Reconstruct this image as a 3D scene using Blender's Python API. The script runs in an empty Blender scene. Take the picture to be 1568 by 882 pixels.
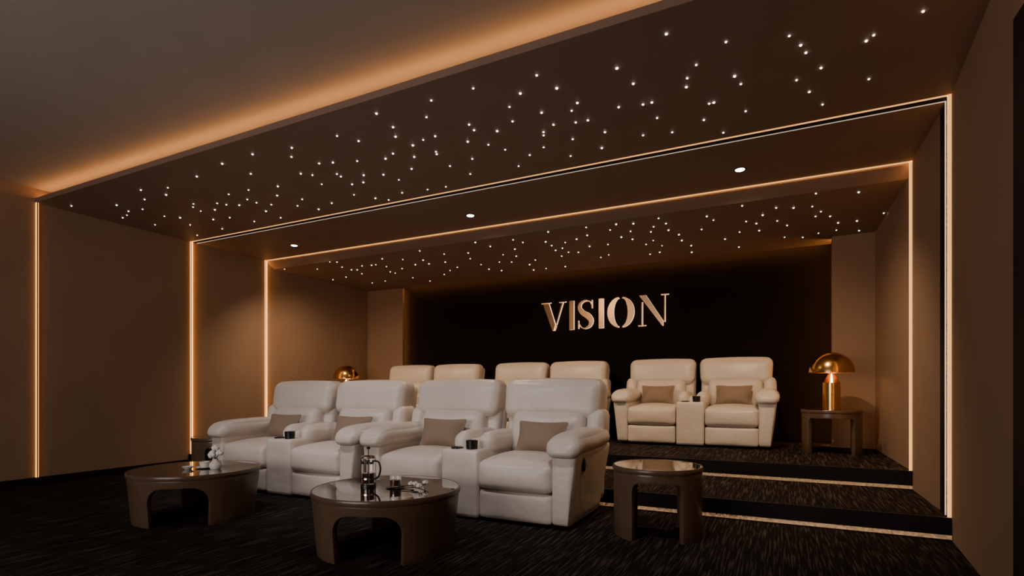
import bpy, bmesh, math, random
from mathutils import Vector, Matrix
random.seed(7)
scene = bpy.context.scene
COL = scene.collection

# ------------------------------------------------------------ materials
def mat_base(name, color, rough=0.5, metal=0.0, emis=None, estr=0.0, bump=None, var=0.0, varscale=3.0, trans=0.0, coat=0.0, spec=0.5):
    m = bpy.data.materials.new(name); m.use_nodes = True
    nt = m.node_tree; b = nt.nodes["Principled BSDF"]
    b.inputs["Base Color"].default_value = (*color, 1)
    b.inputs["Roughness"].default_value = rough
    b.inputs["Metallic"].default_value = metal
    b.inputs["Specular IOR Level"].default_value = spec
    if trans: b.inputs["Transmission Weight"].default_value = trans
    if coat: b.inputs["Coat Weight"].default_value = coat
    if emis:
        b.inputs["Emission Color"].default_value = (*emis, 1)
        b.inputs["Emission Strength"].default_value = estr
    tc = nt.nodes.new("ShaderNodeTexCoord")
    if var > 0:
        n = nt.nodes.new("ShaderNodeTexNoise"); n.inputs["Scale"].default_value = varscale
        n.inputs["Detail"].default_value = 4
        nt.links.new(tc.outputs["Object"], n.inputs["Vector"])
        r = nt.nodes.new("ShaderNodeValToRGB")
        r.color_ramp.elements[0].position = 0.3; r.color_ramp.elements[1].position = 0.7
        r.color_ramp.elements[0].color = (*[c*(1-var) for c in color], 1)
        r.color_ramp.elements[1].color = (*[min(1, c*(1+var)) for c in color], 1)
        nt.links.new(n.outputs["Fac"], r.inputs["Fac"])
        nt.links.new(r.outputs["Color"], b.inputs["Base Color"])
    if bump:
        sc, st = bump
        n = nt.nodes.new("ShaderNodeTexNoise"); n.inputs["Scale"].default_value = sc
        n.inputs["Detail"].default_value = 5
        nt.links.new(tc.outputs["Object"], n.inputs["Vector"])
        bp = nt.nodes.new("ShaderNodeBump"); bp.inputs["Strength"].default_value = st
        bp.inputs["Distance"].default_value = 0.02
        nt.links.new(n.outputs["Fac"], bp.inputs["Height"])
        nt.links.new(bp.outputs["Normal"], b.inputs["Normal"])
    return m

M_wall = mat_base("wall_fabric_brown", (0.285, 0.180, 0.112), 0.8, bump=(220, 0.08), var=0.05, varscale=2)
M_ceilF = mat_base("ceiling_paint_taupe", (0.35, 0.305, 0.27), 0.85, var=0.03)
M_panel = mat_base("ceiling_panel_brown", (0.23, 0.155, 0.118), 0.6, var=0.04, spec=.3)
M_dark = mat_base("dark_trim", (0.010, 0.008, 0.008), 0.6, var=0.1, spec=.2)
M_black = mat_base("black_wall_paint", (0.009, 0.0065, 0.005), 0.9, var=0.1, spec=.03)
M_leather = mat_base("cream_leather", (0.69, 0.615, 0.545), 0.38, bump=(6.5, 0.45), var=0.03, varscale=5)
M_pillow = mat_base("taupe_pillow_fabric", (0.26, 0.19, 0.135), 0.85, bump=(60, 0.3), var=0.06)
M_wood = mat_base("taupe_leather_wood", (0.105, 0.064, 0.040), 0.28, var=0.08, varscale=6, bump=(60, 0.04))
M_top = mat_base("smoked_glass_top", (0.008, 0.006, 0.005), 0.04, coat=0.8)
M_brass = mat_base("brushed_brass", (0.66, 0.39, 0.15), 0.20, metal=1.0, bump=(120, 0.03))
M_copper = mat_base("copper_letter_metal", (0.62, 0.37, 0.21), 0.27, metal=1.0, emis=(1.0, 0.48, 0.2), estr=0.03)  # faint emission stands in for reflections the dark room does not give
M_edgeglow = mat_base("letter_lit_return", (1, .7, .45), 0.5, emis=(1.0, 0.60, 0.30), estr=1.3)  # emission paints the bright light on the letter sides
M_plastic = mat_base("black_plastic", (0.01, 0.01, 0.01), 0.3)
M_chrome = mat_base("chrome", (0.8, 0.78, 0.75), 0.12, metal=1.0)
M_white = mat_base("white_porcelain", (0.8, 0.76, 0.72), 0.25, var=0.02)
M_petal = mat_base("cotton_petal", (0.85, 0.80, 0.74), 0.8, bump=(60, 0.4))
M_twig = mat_base("twig_brown", (0.06, 0.035, 0.02), 0.8, bump=(60, 0.3))
M_glass = mat_base("clear_glass", (1, 1, 1), 0.02, trans=1.0)
M_coffee = mat_base("coffee_liquid", (0.10, 0.03, 0.01), 0.1)
LEDC = (1.0, 0.44, 0.11)
M_led = mat_base("led_strip_warm", (1, .6, .3), 0.5, emis=LEDC, estr=1.4)
M_ledhot = mat_base("led_strip_wallwash", (1, .6, .3), 0.5, emis=LEDC, estr=13)  # added emitters hidden behind the visible strips, hotter, to wash the walls
M_ledslot = mat_base("led_strip_backwall", (1, .6, .3), 0.5, emis=LEDC, estr=30)
M_ledc = mat_base("led_cove_warm", (1, .6, .3), 0.5, emis=(1.0, .43, .12), estr=16)
M_ledthin = mat_base("led_line_white", (1, .9, .8), 0.5, emis=(1.0, 0.78, 0.6), estr=0.5)
M_ledstep = mat_base("led_step", (1, .7, .4), 0.5, emis=(1.0, 0.52, 0.24), estr=0.25)
def _texture_step():  # noise in the LED emission paints a lit carpet fringe
    nt = M_ledstep.node_tree; b = nt.nodes["Principled BSDF"]
    tc = nt.nodes.new("ShaderNodeTexCoord"); n = nt.nodes.new("ShaderNodeTexNoise")
    n.inputs["Scale"].default_value = 60; n.inputs["Detail"].default_value = 2
    nt.links.new(tc.outputs["Object"], n.inputs["Vector"])
    mr = nt.nodes.new("ShaderNodeMapRange")
    mr.inputs["From Min"].default_value = .35; mr.inputs["From Max"].default_value = .65
    mr.inputs["To Min"].default_value = .02; mr.inputs["To Max"].default_value = .26
    nt.links.new(n.outputs["Fac"], mr.inputs["Value"]); nt.links.new(mr.outputs["Result"], b.inputs["Emission Strength"])
_texture_step()
M_lamp = mat_base("lamp_bulb", (1, .7, .4), 0.5, emis=(1.0, 0.55, 0.28), estr=3)
M_star = mat_base("star_light", (1, 1, 1), 0.5, emis=(1.0, 0.88, 0.76), estr=9)
M_down = mat_base("downlight_lens", (1, 1, 1), 0.5, emis=(1.0, 0.80, 0.6), estr=60)

def carpet():
    m = bpy.data.materials.new("streaked_carpet"); m.use_nodes = True
    nt = m.node_tree; b = nt.nodes["Principled BSDF"]; b.inputs["Roughness"].default_value = 0.95
    b.inputs["Specular IOR Level"].default_value = 0.05
    tc = nt.nodes.new("ShaderNodeTexCoord")
    mp = nt.nodes.new("ShaderNodeMapping"); mp.inputs["Scale"].default_value = (85, 3.5, 1)
    nt.links.new(tc.outputs["Object"], mp.inputs["Vector"])
    n = nt.nodes.new("ShaderNodeTexNoise"); n.inputs["Scale"].default_value = 1; n.inputs["Detail"].default_value = 2
    nt.links.new(mp.outputs["Vector"], n.inputs["Vector"])
    r = nt.nodes.new("ShaderNodeValToRGB")
    e = r.color_ramp.elements
    e[0].position = 0.50; e[0].color = (0.014, 0.011, 0.010, 1)
    e[1].position = 0.74; e[1].color = (0.10, 0.076, 0.060, 1)
    nt.links.new(n.outputs["Fac"], r.inputs["Fac"]); nt.links.new(r.outputs["Color"], b.inputs["Base Color"])
    bp = nt.nodes.new("ShaderNodeBump"); bp.inputs["Strength"].default_value = 0.3; bp.inputs["Distance"].default_value = 0.008
    nt.links.new(n.outputs["Fac"], bp.inputs["Height"]); nt.links.new(bp.outputs["Normal"], b.inputs["Normal"])
    return m
M_carpet = carpet()

# ------------------------------------------------------------ helpers
def empty(name, loc=(0, 0, 0), rotz=0):
    e = bpy.data.objects.new(name, None); e.location = loc; e.rotation_euler = (0, 0, rotz)
    e.empty_display_size = 0.2; COL.objects.link(e); return e

def mkobj(name, me, mat, parent=None, smooth=False):
    o = bpy.data.objects.new(name, me); COL.objects.link(o)
    if mat: me.materials.append(mat)
    if parent: o.parent = parent
    if smooth:
        for p in me.polygons: p.use_smooth = True
    return o

def box(name, x0, x1, y0, y1, z0, z1, mat, parent=None):
    bm = bmesh.new()
    vs = [bm.verts.new((x, y, z)) for x in (x0, x1) for y in (y0, y1) for z in (z0, z1)]
    for f in ((0,1,3,2),(4,6,7,5),(0,4,5,1),(2,3,7,6),(0,2,6,4),(1,5,7,3)):
        bm.faces.new([vs[i] for i in f])
    bmesh.ops.recalc_face_normals(bm, faces=bm.faces)
    me = bpy.data.meshes.new(name); bm.to_mesh(me); bm.free()
    return mkobj(name, me, mat, parent)

def prism(name, pts, z0, z1, mat, parent=None):
    bm = bmesh.new()
    vs = [bm.verts.new((x, y, z0)) for x, y in pts]
    f = bm.faces.new(vs)
    r = bmesh.ops.extrude_face_region(bm, geom=[f])
    for v in r['geom']:
        if isinstance(v, bmesh.types.BMVert): v.co.z = z1
    bmesh.ops.recalc_face_normals(bm, faces=bm.faces)
    me = bpy.data.meshes.new(name); bm.to_mesh(me); bm.free()
    return mkobj(name, me, mat, parent)

def xprism(name, pts, x0, x1, mat):
    """profile in (y,z), extruded along x"""
    bm = bmesh.new()
    vs = [bm.verts.new((x0, y, z)) for y, z in pts]
    f = bm.faces.new(vs)
    r = bmesh.ops.extrude_face_region(bm, geom=[f])
    for v in r['geom']:
        if isinstance(v, bmesh.types.BMVert): v.co.x = x1
    bmesh.ops.recalc_face_normals(bm, faces=bm.faces)
    me = bpy.data.meshes.new(name); bm.to_mesh(me); bm.free()
    return mkobj(name, me, mat)

def lathe(name, prof, mat, parent=None, loc=(0,0,0), seg=48):
    bm = bmesh.new(); rings = []
    for r, z in prof:
        if r < 1e-5: rings.append([bm.verts.new((0, 0, z))])
        else: rings.append([bm.verts.new((r*math.cos(2*math.pi*i/seg), r*math.sin(2*math.pi*i/seg), z)) for i in range(seg)])
    for a, b in zip(rings, rings[1:]):
        for i in range(seg):
            j = (i+1) % seg
            if len(a) == 1 and len(b) == 1: continue
            if len(a) == 1: bm.faces.new((a[0], b[i], b[j]))
            elif len(b) == 1: bm.faces.new((a[i], a[j], b[0]))
            else: bm.faces.new((a[i], a[j], b[j], b[i]))
    bmesh.ops.recalc_face_normals(bm, faces=bm.faces)
    me = bpy.data.meshes.new(name); bm.to_mesh(me); bm.free()
    o = mkobj(name, me, mat, parent, True); o.location = loc
    try: me.set_sharp_from_angle(angle=math.radians(40))
    except Exception: pass
    return o

def rbox_mesh(name, c, h, r, bulge=(0, 0, 0), n=8, fn=None):
    bm = bmesh.new(); bmesh.ops.create_cube(bm, size=2)
    bmesh.ops.subdivide_edges(bm, edges=bm.edges[:], cuts=n-1, use_grid_fill=True)
    for v in bm.verts:
        u = [v.co[i] for i in range(3)]
        u = [math.copysign(1-(1-abs(a))**1.5, a) for a in u]
        p = Vector([u[i]*h[i] for i in range(3)])
        q = Vector([max(-(h[i]-min(r, h[i])), min(h[i]-min(r, h[i]), p[i])) for i in range(3)])
        d = p-q
        if d.length > 1e-6:
            m = max(abs(d.x), abs(d.y), abs(d.z))
            p = q+d.normalized()*m if d.length > 0 else p
        p.x += bulge[0]*u[0]*(1-u[1]**2)*(1-u[2]**2)
        p.y += bulge[1]*u[1]*(1-u[0]**2)*(1-u[2]**2)
        p.z += bulge[2]*u[2]*(1-u[0]**2)*(1-u[1]**2)
        p += Vector(c)
        if fn: p = fn(p, u)
        v.co = p
    me = bpy.data.meshes.new(name); bm.to_mesh(me); bm.free()
    for p in me.polygons: p.use_smooth = True
    return me

# ------------------------------------------------------------ dimensions
XL, XR = -7.0, 1.04
ZP = 2.97          # underside of the lowered ceiling panels
ZC = 2.87          # underside of the rear star panel
ZF = 3.12          # front ceiling
L1, L2 = 0.145, 0.30
Y1, Y2, Y3 = 2.84, 4.50, 5.66
YWL, YWR, YB = 7.95, 7.60, 8.08

# ------------------------------------------------------------ room shell
box("floor", XL-.3, XR+.3, -3.2, 8.4, -0.1, 0.0, M_carpet)
box("floor_tier_1", XL, XR, Y2, 8.3, 0.0, L1, M_carpet)
box("floor_tier_2", XL, XR, Y3, 8.3, L1, L2, M_carpet)
box("trim_riser_1", XL, XR, Y2-.020, Y2+.002, 0.034, L1+.004, M_dark)
box("trim_riser_2", XL, XR, Y3-.020, Y3+.002, L1+.034, L2+.004, M_dark)
box("trim_step_led_1", XL, XR, Y2-.012, Y2, 0.004, 0.032, M_ledstep)
box("trim_step_led_2", XL, XR, Y3-.012, Y3, L1+.004, L1+.032, M_ledstep)

box("wall_left", XL-.2, XL, -3.2, 8.4, 0, 3.4, M_wall)
prism("wall_right", [(XR+.3, -3.2), (XR+.3, 8.4), (XR, 8.4), (XR, 4.5), (0.95, 3.3), (0.93, 3.0), (0.93, -3.2)], 0, 3.4, M_wall)
box("trim_door_panel", .914, .929, 1.9, 3.04, 0, 2.6, M_dark)
box("wall_front", XL, XR, -3.2, -3.0, 0, 3.4, M_wall)
box("wall_back", XL, XR, YB, YB+.2, 0, 3.4, M_black)
box("wall_wing_left", XL, -6.17, YWL, YWL+.05, L2, ZC, M_wall)
box("wall_wing_right", 0.60, XR, YWR, YWR+.12, L2, ZC, M_wall)
box("trim_wing_led_left", -6.23, -6.20, YWL+.052, YWL+.065, L2, ZC, M_ledslot)
box("trim_wing_led_right", 0.62, 0.65, YWR+.125, YWR+.14, L2, ZC, M_ledslot)

box("ceiling_front", XL, XR, -3.2, 3.2, ZF, ZF+.2, M_ceilF)
box("ceiling_panel_stars", XL, XR, Y1, Y2, ZP, ZP+.05, M_panel)
box("ceiling_cove_back", XL, XR, Y1+.32, Y2, ZP+.05, ZP+.3, M_panel)
box("trim_cove_led", XL, XR, Y1+.05, Y1+.07, ZP+.05, ZP+.062, M_ledc)
box("ceiling_panel_smooth", XL, XR, Y2+.10, Y3, ZP, ZP+.3, M_panel)
box("trim_slot_top", XL, XR, Y2+.020, Y2+.095, ZP+.002, ZP+.3, M_dark)  # flush dark fill standing in for the shade inside the gap
box("trim_led_top_2", XL, XR, Y2, Y2+.020, ZP-.002, ZP+.03, M_led)
box("trim_line_top_2", XL, XR, Y2+.095, Y2+.101, ZP-.002, ZP+.02, M_ledthin)
xprism("ceiling_panel_rear", [(Y3+.03, ZP+.02), (Y3+.035, ZP-.01), (Y3+.16, ZC), (YB-.10, ZC), (YB-.10, ZC+.3), (Y3+.03, ZC+.3)], XL, XR, M_panel)
box("trim_wall_wash_led", -6.1, .58, YB-.095, YB-.08, ZC+.012, ZC+.03, M_ledslot)
box("ceiling_slot_rear", XL, XR, YB-.10, YB, ZC+.08, ZC+.3, M_dark)
box("trim_led_top_3", XL, XR, Y3, Y3+.016, ZP-.009, ZP+.01, M_led)
box("trim_led_top_3_cover", XL, XR, Y3+.016, Y3+.026, ZP-.011, ZP-.009, M_dark)  # added cover keeping the wash emitter out of view
box("trim_led_top_3_wash", XL, XR, Y3+.019, Y3+.025, ZP-.009, ZP+.01, M_ledhot)  # added hidden emitter brightening the sloped fascia

def fin(i, x, y, z0, sgn, depth, front=M_led, rear=M_ledhot):
    x0, x1 = (x, x+depth) if sgn > 0 else (x-depth, x)
    box("trim_led_%s_a" % i, x0, x1, y, y+.006, z0, ZP, front)
    box("trim_led_%s_b" % i, x0, x1, y+.006, y+.014, z0, ZP, M_dark)
    box("trim_led_%s_c" % i, x0, x1, y+.014, y+.020, z0, ZP, rear)  # added rear emitter, unseen, lights the wall beyond
fin("left_1", XL, Y1, 0.08, 1, .026, rear=M_led)
fin("left_2", XL, Y2, L1, 1, .028)
fin("left_3", XL, Y3, L2, 1, .028)
fin("right_1", .93, Y1, 0.0, -1, .03, rear=M_ledhot)  # added strip out of view, brightens the near right wall
fin("right_2", XR, Y2, L1-.10, -1, .017)
fin("right_3", XR, Y3, L2-.10, -1, .017)
box("trim_line_right", XR-.012, XR, Y2+.10, Y2+.108, L1, ZP, M_ledthin)
box("trim_slot_right", XR-.006, XR, Y2+.022, Y2+.25, L1, ZP, M_dark)  # flat dark strip painting the shade of a wall recess
box("baseboard_left", XL, XL+.015, -3, Y2, 0, .08, M_dark)
box("baseboard_left_rear", XL, XL+.015, Y2, YWL, L1, L1+.05, M_dark)

# ------------------------------------------------------------ fibre-optic stars (ceiling coordinates, cm)
B = "0123456789abcdefghijklmnopqrstuvwxyz"
def dec(s):
    v = [B.index(c) for c in s]
    return [((v[i]*36+v[i+1]-800)/100, (v[i+2]*36+v[i+3])/100) for i in range(0, len(v)-3, 4)]
SA = [tuple(float(q)/100 for q in p.split(",")) for p in
 "68,345 48,356 45,360 6,336 12,348 15,357 -26,326 -55,304 -44,341 24,378 52,405 11,386 19,405 -24,364 -21,375 -51,353 -53,363 -88,323 -83,344 -135,308 -129,327 -178,303 -153,322 -211,303 28,427 -20,413 -42,391 -39,391 -78,395 -83,372 -77,372 -99,368 -123,350 -130,358 -167,334 -174,353 -150,351 -149,371 -133,375 -124,376 -160,378 -162,383 -256,300 -258,321 -227,320 -205,343 -206,352 -191,361 -220,366 -208,378 -263,352".split()]
SA += dec("fa9ofm9neu9adq8pdz93f7aaf5aeelaae99xdxa2d89vcn9ocb9kce8oc090bb8ia78jaa998w8r7g8w6m8o5y956v974p92509m4f9j3l9t3z9q3f8i6ua06ka66fai6xam7iaa8h9y7nah7yao999z8lag8lar9mama7a587be8ub270bx6nbb60b758am4xab3rap4sb83uc35cbzbf9tbma0bdaka0b59gbh83c19sbzajbrc8a8c7aec3axblbjcsalcgayd9asbyc0c7cacwc0deb8e4atdoc4e8c6f2b3f9bqfrazgoawgkbuh2behib6i8b3hwbviobsiyb3jnblk8bqkwbhl7c8")
SC = dec("osg7p1izo5goofjhomkpn5gan4hendi0n9ifnnimnxjgnykbngkgmnham7h2m8iemij1mgkhn0krluhllnielpj9ldi1lcggl4j5kmjtkzl5kcgzk1iakhhgjgk6j9jcjcl5jaikj4h5j2hwj0gjiphbiihuidiwiijqi1jahvkri9kmi7gphxhhhrifhpgjhhi0gtiphdh1g1kegfk5grgfgihag5ing1hkf6j3fij9f6igfjhsfhgceyheeyhyeuimeqjjddl8e8l9dkjnd1k9csl8e7h4e1godkhsd5irckjjcsicc4jbbhkqcxh2b8jdb4k9cpgdbqhibciba3jc9hjqath9a5ic8tka7el7ayg69diba9gg9jho8si68vh87uii74k870j36zis7hhx87gs7bhg73hg5hk94mkc6nhd5yhu5lij5qhq4gir5qh63hix5yg967ge4igz38gd")
def stars(name, pts, z, r, y0, y1):
    bm = bmesh.new()
    for x, y in pts:
        if not (XL+.05 < x < XR-.02 and y0 < y < y1): continue
        bmesh.ops.create_icosphere(bm, subdivisions=1, radius=r*random.uniform(.8, 1.15), matrix=Matrix.Translation((x, y, z)))
    me = bpy.data.meshes.new(name); bm.to_mesh(me); bm.free()
    return mkobj(name, me, M_star, None, True)
stars("star_ceiling_lights", SA, ZP-.001, .0080, Y1+.03, Y2-.03)
stars("star_ceiling_lights", SC, ZC-.001, .0085, Y3+.18, YB-.12)

# ------------------------------------------------------------ downlights
for x, y in ((-5.91, 5.25), (-3.11, 5.23), (-.30, 5.21)):
    e = empty("recessed_downlight", (x, y, ZP))
    lathe("bezel", [(.038, -.001), (.052, -.006), (.057, -.002), (.057, 0)], M_plastic, e)
    lathe("lens", [(0, -.003), (.038, -.003), (.038, 0)], M_down, e)
    l = bpy.data.lights.new("downlight_beam", 'SPOT'); l.energy = 160; l.color = (1, .70, .43)
    l.spot_size = math.radians(130); l.spot_blend = 0.9; l.shadow_soft_size = .03
    lo = bpy.data.objects.new("beam", l); COL.objects.link(lo); lo.parent = e; lo.location = (0, 0, -.03)
    lo.rotation_euler = (math.radians(22), 0, 0)

# ------------------------------------------------------------ VISION sign
sign = empty("vision_wall_sign", (0, YB, 1.95))
H = 0.455
def letter(name, polys, x0):
    bm = bmesh.new()
    for poly in polys:
        vs = [bm.verts.new((x0+px*H, -.075, pz*H)) for px, pz in poly]
        f = bm.faces.new(vs)
        r = bmesh.ops.extrude_face_region(bm, geom=[f])
        for v in r['geom']:
            if isinstance(v, bmesh.types.BMVert): v.co.y = -.03
    bmesh.ops.recalc_face_normals(bm, faces=bm.faces)
    me = bpy.data.meshes.new(name); bm.to_mesh(me); bm.free()
    o = mkobj(name, me, M_copper, sign); me.materials.append(M_edgeglow)
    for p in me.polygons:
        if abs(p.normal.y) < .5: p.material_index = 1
def rect(a, b, c, d): return [(a, b), (c, b), (c, d), (a, d)]
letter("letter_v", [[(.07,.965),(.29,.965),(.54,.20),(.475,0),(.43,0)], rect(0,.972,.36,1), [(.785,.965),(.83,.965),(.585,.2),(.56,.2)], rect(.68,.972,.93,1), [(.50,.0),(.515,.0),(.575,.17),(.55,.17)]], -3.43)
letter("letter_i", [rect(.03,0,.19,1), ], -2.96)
spine = [(.53,.78),(.47,.92),(.31,.975),(.14,.90),(.09,.74),(.19,.58),(.38,.45),(.50,.29),(.46,.11),(.29,.025),(.13,.08),(.05,.22)]
thk = [.012,.03,.045,.08,.12,.17,.20,.16,.10,.045,.03,.012]
def cr(p0, p1, p2, p3, t):
    return tuple(.5*((2*b)+(c-a)*t+(2*a-5*b+4*c-d)*t*t+(3*b-a-3*c+d)*t**3) for a, b, c, d in zip(p0, p1, p2, p3))
pts = [(*s, t) for s, t in zip(spine, thk)]; pts = [pts[0]]+pts+[pts[-1]]
dense = []
for i in range(1, len(pts)-2):
    for k in range(5): dense.append(cr(pts[i-1], pts[i], pts[i+1], pts[i+2], k/5))
dense.append(pts[-1])
Lp, Rp = [], []
for i, (x, z, t) in enumerate(dense):
    a = dense[max(0, i-1)]; b = dense[min(len(dense)-1, i+1)]
    tx, tz = b[0]-a[0], b[1]-a[1]; l = math.hypot(tx, tz) or 1
    nx, nz = -tz/l, tx/l
    Lp.append((x+nx*t/2, z+nz*t/2)); Rp.append((x-nx*t/2, z-nz*t/2))
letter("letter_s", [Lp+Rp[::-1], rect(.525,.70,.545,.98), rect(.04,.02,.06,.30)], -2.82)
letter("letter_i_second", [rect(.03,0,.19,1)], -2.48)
def cres(s):
    o = [(.46+s*(.03+.42*math.cos(math.radians(a))), .5+.51*math.sin(math.radians(a))) for a in range(-86, 87, 6)]
    inn = [(.46+s*(.03+.21*math.cos(math.radians(a))), .5+.47*math.sin(math.radians(a))) for a in range(86, -87, -6)]
    return o+inn
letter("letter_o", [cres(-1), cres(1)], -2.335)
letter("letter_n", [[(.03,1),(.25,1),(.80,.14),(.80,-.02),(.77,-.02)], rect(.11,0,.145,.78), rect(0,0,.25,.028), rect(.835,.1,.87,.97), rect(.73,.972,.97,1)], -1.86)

# ------------------------------------------------------------ recliner loveseat
def build_loveseat_meshes():
    P = []
    def add(name, c, h, r, bulge=(0,0,0), n=8, fn=None, m=M_leather):
        me = rbox_mesh(name, c, h, r, bulge, n, fn); me.materials.append(m); P.append((name, me))
    def tilt(p, u):
        if p.z > .45: p.y += (p.z-.45)*.20
        return p
    for s, nm in ((-1, "left"), (1, "right")):
        cx = s*.475
        def seatfn(p, u):
            if u[1] < 0: p.z -= .02*(u[1]**2)*(1 if u[2] > 0 else 0)
            return p
        add("seat_cushion_"+nm, (cx, .34, .365), (.302, .355, .118), .05, (0, .018, .03), 12, seatfn)
        add("footrest_"+nm, (cx, .055, .135), (.298, .045, .108), .025, (0, .012, 0))
        def armb(p, u):
            t = max(0, min(1, (p.z-.03)/.52))
            if u[0]*s > 0: p.x -= s*.06*(1-t)*abs(u[0])
            if u[1] > 0: p.y -= .12*(1-t)*u[1]
            return p
        add("arm_body_"+nm, (s*.87, .43, .30), (.098, .43, .27), .03, (.006, .01, 0), 10, armb)
        def armp(p, u):
            if p.y < .14: p.z -= ((.14-p.y)/.20)**2*.04
            p.z += .02*max(0, u[1])
            return p
        add("arm_pad_"+nm, (s*.862, .38, .60), (.128, .42, .070), .066, (.01, .02, .03), 14, armp)
        def backf(p, u):
            return tilt(p, u)
        add("back_core_"+nm, (cx, .76, .74), (.43, .075, .31), .06, (0, .01, .012), 10, backf)
        def headf(p, u):
            k = max(0, min(1, (p.z-.78)/.30))
            p.x = cx+(p.x-cx)*(.965+.035*k)
            if u[1] < -.4: p.y += .005*math.sin(p.x*42)*(1-k)
            return tilt(p, u)
        add("headrest_"+nm, (cx, .715, .925), (.452, .125, .165), .085, (0, .03, .015), 20, headf)
        add("lumbar_"+nm, (cx, .655, .64), (.33, .105, .185), .08, (0, .035, 0), 12, tilt)
        add("back_wing_"+nm, (s*.885, .715, .68), (.07, .12, .16), .055, (.01, .01, 0), 8, tilt)
        add("back_shell_"+nm, (cx, .835, .56), (.435, .055, .48), .04, (0, .01, 0), 8, tilt)
        add("inner_bolster_"+nm, (s*.115, .50, .565), (.078, .30, .085), .075, (0, .01, .02), 10)
    add("console_body", (0, .44, .275), (.168, .43, .262), .022, (0, 0, 0), 8)
    add("console_lid", (0, .50, .555), (.07, .25, .04), .03, (0, 0, .01), 8)
    add("plinth", (0, .46, .03), (.88, .34, .028), .01, (0, 0, 0), 3, None, M_plastic)
    return P
LS = build_loveseat_meshes()
def loveseat(loc, sc=1.0):
    e = empty("recliner_loveseat", loc); e.scale = (1, 1, sc)
    for nm, me in LS:
        o = bpy.data.objects.new(nm, me); COL.objects.link(o); o.parent = e
    lathe("cup_holder_1", [(0,-.02),(.044,-.02),(.048,.06),(.040,.06),(.038,.0),(0,.0)], M_plastic, e, (.07, .09, .545), 24)
    lathe("cup_holder_2", [(0,0),(.050,0),(.050,.010),(.042,.012),(.040,.004),(0,.004)], M_plastic, e, (-.065, .09, .535), 24)
    b = lathe("recline_button", [(0,0),(.036,0),(.036,.008),(.028,.013),(0,.013)], M_plastic, e, (.958, .17, .46), 24)
    b.rotation_euler = (0, math.radians(90), 0); b.scale = (1.5, 1, 1)
    return e
pil_me = None
def pillow(loc, tiltdeg=-14, rz=0):
    global pil_me
    if pil_me is None:
        def f(p, u):
            k = 1-.10*(1-abs(u[2])**2)*abs(u[0]); p.x *= k
            k = 1-.10*(1-abs(u[0])**2)*abs(u[2]); p.z *= k
            p.y *= max(.12, (1-u[0]**4)*(1-u[2]**4))
            return p
        pil_me = rbox_mesh("throw_pillow", (0, 0, 0), (.225, .06, .140), .03, (0, .03, 0), 12, f)
        pil_me.materials.append(M_pillow)
    o = bpy.data.objects.new("throw_pillow", pil_me); COL.objects.link(o)
    o.location = loc; o.rotation_euler = (math.radians(tiltdeg), 0, rz)
YF = 3.55; YR = 6.90
for cx in (-2.22, -4.225):
    loveseat((cx, YF, 0))
    for s in (-1, 1): pillow((cx+s*.475+.03, YF+.45, .615), -20, random.uniform(-.08, .08))
for cx in (-.97, -3.16, -5.30):
    loveseat((cx, YR, L2), 1.03)
    for s in (-1, 1): pillow((cx+s*.475, YR+.45, L2+.63), -20, random.uniform(-.08, .08))

# ------------------------------------------------------------ drum tables
def drum_table(name, loc, R, Ht, legs, rot, rho, taper=.93, th=.035):
    """legs: list of (start,end) degrees, 0 = toward -Y"""
    e = empty(name, loc, rot)
    top = Ht-.035; band = .055; zb = top-band-rho
    bm = bmesh.new()
    Rr = R-.012-th*.4
    def P(a, z):
        rr = Rr*(taper+(1-taper)*z/top)
        return (rr*math.sin(math.radians(a)), -rr*math.cos(math.radians(a)), z)
    segs = []
    for i, (a, b) in enumerate(legs):
        segs.append((a, b, True)); c = legs[(i+1) % len(legs)][0]
        while c < b: c += 360
        segs.append((b, c, False))
    for a, b, isleg in segs:
        n = max(6, int((b-a)/2)); prev = None; prevl = None
        for k in range(n+1):
            t = k/n
            if not isleg: t = .5-.5*math.cos(math.pi*t)
            th_ = a+(b-a)*t
            if isleg: zl = zb
            else:
                s = min(th_-a, b-th_)*math.pi/180*Rr
                zl = zb+(math.sqrt(max(0, rho*rho-(rho-s)**2)) if s < rho else rho)
            col = [bm.verts.new(P(th_, zl+(top-zl)*q/4)) for q in range(5)]
            low = [bm.verts.new(P(th_, zb*q/3)) for q in range(4)] if isleg else None
            if prev:
                for q in range(4): bm.faces.new((prev[q], col[q], col[q+1], prev[q+1]))
                if low:
                    for q in range(3): bm.faces.new((prevl[q], low[q], low[q+1], prevl[q+1]))
            prev = col; prevl = low
    bmesh.ops.remove_doubles(bm, verts=bm.verts, dist=.0002)
    bmesh.ops.recalc_face_normals(bm, faces=bm.faces)
    me = bpy.data.meshes.new("drum_base"); bm.to_mesh(me); bm.free()
    o = mkobj("drum_base", me, M_wood, e, False)
    sm = o.modifiers.new("th", 'SOLIDIFY'); sm.thickness = th; sm.offset = 0
    bv = o.modifiers.new("bv", 'BEVEL'); bv.width = .004; bv.segments = 2; bv.limit_method = 'ANGLE'; bv.angle_limit = math.radians(50)
    for p in me.polygons: p.use_smooth = True
    lathe("rim", [(R-.06, top), (R-.004, top), (R, top+.006), (R, Ht-.006), (R-.004, Ht), (R-.012, Ht), (R-.012, top+.01), (R-.06, top+.01)], M_wood, e, seg=72)
    lathe("glass_top", [(0, top+.012), (R-.0125, top+.012), (R-.0125, Ht-.001), (0, Ht-.001)], M_top, e, seg=72)
    return e
L3 = [(11, 76), (131, 196), (251, 316)]
T1 = (-2.24, 2.73); T2 = (-4.15, 2.72)
aim = lambda p: math.atan2(-p[0], p[1])
drum_table("round_coffee_table", (*T1, 0), .465, .38, L3, aim(T1), .12)
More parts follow.
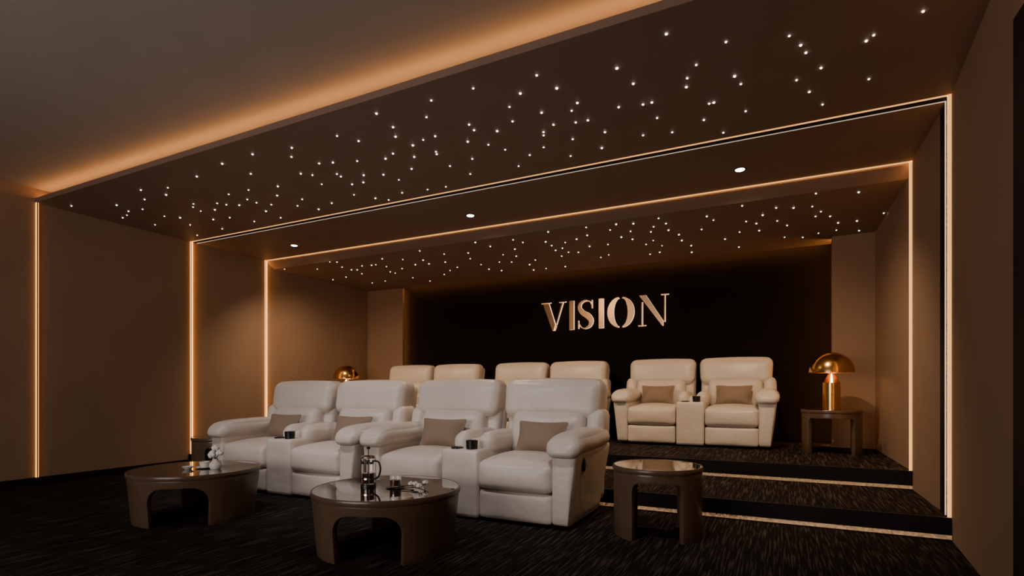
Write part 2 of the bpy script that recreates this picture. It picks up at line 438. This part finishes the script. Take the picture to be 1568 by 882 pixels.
drum_table("round_coffee_table", (*T2, 0), .465, .38, L3, aim(T2), .12)
L2g = [(33, 147), (213, 327)]
T3 = (-.75, 3.80); T4 = (.54, 6.93); T5 = (-6.62, 7.0); T6 = (-5.58, 3.95)
drum_table("round_side_table", (*T3, 0), .305, .48, L2g, aim(T3), .06, 1.0, .04)
drum_table("round_side_table", (*T4, L2), .30, .48, [(47, 133), (227, 313)], aim(T4), .04, 1.0, .04)
drum_table("round_side_table", (*T5, L2), .30, .48, L2g, aim(T5), .06, 1.0, .04)
drum_table("round_side_table", (*T6, 0), .30, .48, L2g, aim(T6), .06, 1.0, .04)

# ------------------------------------------------------------ dome lamps
def dome_lamp(loc):
    e = empty("dome_table_lamp", loc)
    lathe("body", [(0,0),(.088,0),(.088,.30),(.082,.305),(.028,.40),(.012,.405),(.012,.44),(0,.44)], M_brass, e)
    R = .225; z0 = .415
    prof = [(R*math.cos(math.radians(a)), z0+.225*math.sin(math.radians(a))) for a in range(0, 91, 6)]
    inner = [((R-.006)*math.cos(math.radians(a)), z0+.219*math.sin(math.radians(a))) for a in range(90, -1, -6)]
    prof[-1] = (0, z0+.225); inner[0] = (0, z0+.219)
    lathe("shade", prof, M_brass, e)
    lathe("shade_lining", inner, M_brass, e)
    lathe("shade_rim", [(R, z0), (R+.002, z0-.004), (R-.006, z0-.004), (R-.006, z0)], M_brass, e)
    lathe("bulb", [(0,.45),(.03,.46),(.035,.49),(.02,.53),(0,.54)], M_lamp, e)
    l = bpy.data.lights.new("lamp_glow", 'POINT'); l.energy = 2.4; l.color = (1, .6, .3); l.shadow_soft_size = .03
    lo = bpy.data.objects.new("lamp_glow", l); COL.objects.link(lo); lo.parent = e; lo.location = (.0, -.09, .46)
dome_lamp((T4[0], T4[1], L2+.48)); dome_lamp((T5[0], T5[1], L2+.48))

# ------------------------------------------------------------ table items
def french_press(loc):
    e = empty("french_press", loc)
    lathe("glass_beaker", [(0,.012),(.042,.012),(.044,.02),(.044,.17),(.047,.18),(.045,.18),(.042,.17),(.042,.022),(0,.018)], M_glass, e, seg=32)
    lathe("coffee", [(0,.019),(.0405,.019),(.0405,.085),(0,.085)], M_coffee, e, seg=32)
    lathe("base_ring", [(0,0),(.05,0),(.05,.012),(0,.012)], M_plastic, e, seg=32)
    lathe("band_low", [(.0455,.045),(.0465,.045),(.0465,.055),(.0455,.055)], M_chrome, e, seg=32)
    lathe("band_high", [(.0455,.145),(.0475,.145),(.0475,.16),(.0455,.16)], M_chrome, e, seg=32)
    lathe("lid", [(0,.20),(.02,.20),(.045,.192),(.05,.18),(0,.18)], M_chrome, e, seg=32)
    lathe("plunger", [(0,.20),(.003,.20),(.003,.235),(.012,.24),(.012,.25),(0,.255)], M_plastic, e, seg=20)
    cu = bpy.data.curves.new("handle", 'CURVE'); cu.dimensions = '3D'; cu.bevel_depth = .006; cu.bevel_resolution = 3
    sp = cu.splines.new('BEZIER'); sp.bezier_points.add(3)
    for bp, co in zip(sp.bezier_points, [(.046,0,.165),(.085,0,.155),(.085,0,.07),(.046,0,.045)]):
        bp.co = co; bp.handle_left_type = bp.handle_right_type = 'AUTO'
    cu.materials.append(M_plastic)
    o = bpy.data.objects.new("handle", cu); COL.objects.link(o); o.parent = e
    for k in range(4):
        a = math.pi/4+k*math.pi/2
        box("strut_%d" % (k+1), .046*math.cos(a)-.002, .046*math.cos(a)+.002, .046*math.sin(a)-.002, .046*math.sin(a)+.002, .01, .18, M_chrome, e)
def glass_cup(loc, coffee=True):
    e = empty("coffee_glass", loc)
    lathe("glass", [(0,0),(.028,0),(.035,.01),(.037,.07),(.035,.07),(.033,.012),(0,.006)], M_glass, e, seg=32)
    lathe("coffee", [(0,.0065),(.027,.0065),(.0325,.014),(.034,.045),(0,.045)], M_coffee, e, seg=32)
    lathe("saucer", [(0,-.006),(.03,-.006),(.06,0),(.058,.001),(.03,-.001),(0,-.001)], M_plastic, e, seg=32)
def blossoms(e, pts, r):
    bm = bmesh.new()
    for x, y, z in pts:
        for k in range(5):
            a = k*2*math.pi/5
            bmesh.ops.create_icosphere(bm, subdivisions=2, radius=r*.62, matrix=Matrix.Translation((x+r*.55*math.cos(a), y+r*.55*math.sin(a), z+random.uniform(-.2, .3)*r)))
        bmesh.ops.create_icosphere(bm, subdivisions=2, radius=r*.6, matrix=Matrix.Translation((x, y, z+r*.4)))
    me = bpy.data.meshes.new("blossoms"); bm.to_mesh(me); bm.free()
    mkobj("blossoms", me, M_petal, e, True)
def stems(e, segs, rad=.003):
    cu = bpy.data.curves.new("stems", 'CURVE'); cu.dimensions = '3D'; cu.bevel_depth = rad; cu.bevel_resolution = 2
    for a, b, c in segs:
        sp = cu.splines.new('BEZIER'); sp.bezier_points.add(2)
        for bp, co in zip(sp.bezier_points, (a, b, c)):
            bp.co = co; bp.handle_left_type = bp.handle_right_type = 'AUTO'
    cu.materials.append(M_twig)
    o = bpy.data.objects.new("stems", cu); COL.objects.link(o); o.parent = e
zt = .38
french_press((T1[0]-.13, T1[1]-.03, zt))
glass_cup((T1[0]+.065, T1[1]+.0, zt+.006))
e = empty("cotton_sprig", (T1[0]+.20, T1[1]+.03, zt))
blossoms(e, [(0,0,.028),(.05,-.03,.024),(-.05,.02,.022),(.04,.05,.03)], .018)
stems(e, [((-.13,-.05,.006),(-.06,0,.012),(0,0,.02)),((-.10,-.08,.006),(0,-.05,.012),(.05,-.03,.02)),((-.08,.07,.006),(0,.06,.012),(.04,.05,.02))])
e = empty("flower_vase", (T2[0]+.19, T2[1]+.03, zt))
lathe("vase", [(0,0),(.035,0),(.045,.02),(.042,.045),(.02,.07),(.022,.08),(.019,.08),(.017,.07),(.038,.045),(.04,.02),(0,.006)], M_white, e, seg=32)
blossoms(e, [(0,0,.16),(.035,.01,.125),(-.035,0,.12),(.0,-.03,.105)], .026)
stems(e, [((0,0,.03),(0,0,.10),(0,0,.15)),((0,0,.03),(.01,0,.08),(.035,.01,.12)),((0,0,.03),(-.01,0,.08),(-.035,0,.115))])
e = empty("porcelain_cup", (T2[0]+.07, T2[1]+.02, zt))
lathe("saucer", [(0,0),(.035,0),(.065,.010),(.064,.012),(.035,.004),(0,.004)], M_white, e, seg=32)
lathe("cup", [(0,.004),(.02,.004),(.034,.03),(.037,.05),(.035,.05),(.032,.03),(0,.010)], M_white, e, seg=32)
e = empty("small_bowl", (T2[0]+.02, T2[1]-.08, zt))
lathe("bowl", [(0,0),(.02,0),(.045,.022),(.043,.022),(.02,.005),(0,.005)], M_white, e, seg=32)

# ------------------------------------------------------------ lights
def area(name, loc, target, sx, sy, power, color):
    l = bpy.data.lights.new(name, 'AREA'); l.shape = 'RECTANGLE'; l.size = sx; l.size_y = sy
    l.energy = power; l.color = color
    o = bpy.data.objects.new(name, l); COL.objects.link(o); o.location = loc
    o.rotation_euler = (Vector(target)-Vector(loc)).to_track_quat('-Z', 'Y').to_euler()
    return o
area("screen_wash_lamp", (-3.0, -2.4, 1.5), (-1.8, 4.0, 2.7), 3.5, 1.6, 112, (1.0, 0.90, 0.82))  # added fill light behind the camera; there is no screen
for x in (-4.4, -3.0, -1.2):  # added spots without fixtures, unseen, lighting the front seats
    l = bpy.data.lights.new("front_spot", 'SPOT'); l.energy = 84; l.color = (.98, .92, .95)
    l.spot_size = math.radians(70); l.spot_blend = .9; l.shadow_soft_size = .08
    o = bpy.data.objects.new("front_spot", l); COL.objects.link(o); o.location = (x, 2.1, 3.08)
    o.rotation_euler = (Vector((x, 3.95, .6))-o.location).to_track_quat('-Z', 'Y').to_euler()

w = bpy.data.worlds.new("world"); scene.world = w; w.use_nodes = True
w.node_tree.nodes["Background"].inputs[0].default_value = (.02, .017, .015, 1)

# ------------------------------------------------------------ camera
cd = bpy.data.cameras.new("camera"); cam = bpy.data.objects.new("camera", cd); COL.objects.link(cam)
cam.location = (0, 0, 1.0); cam.rotation_euler = (math.radians(90), 0, math.radians(26.3))
cd.sensor_width = 36; cd.lens = 18.87; cd.shift_y = .0995; cd.clip_start = .05
scene.camera = cam
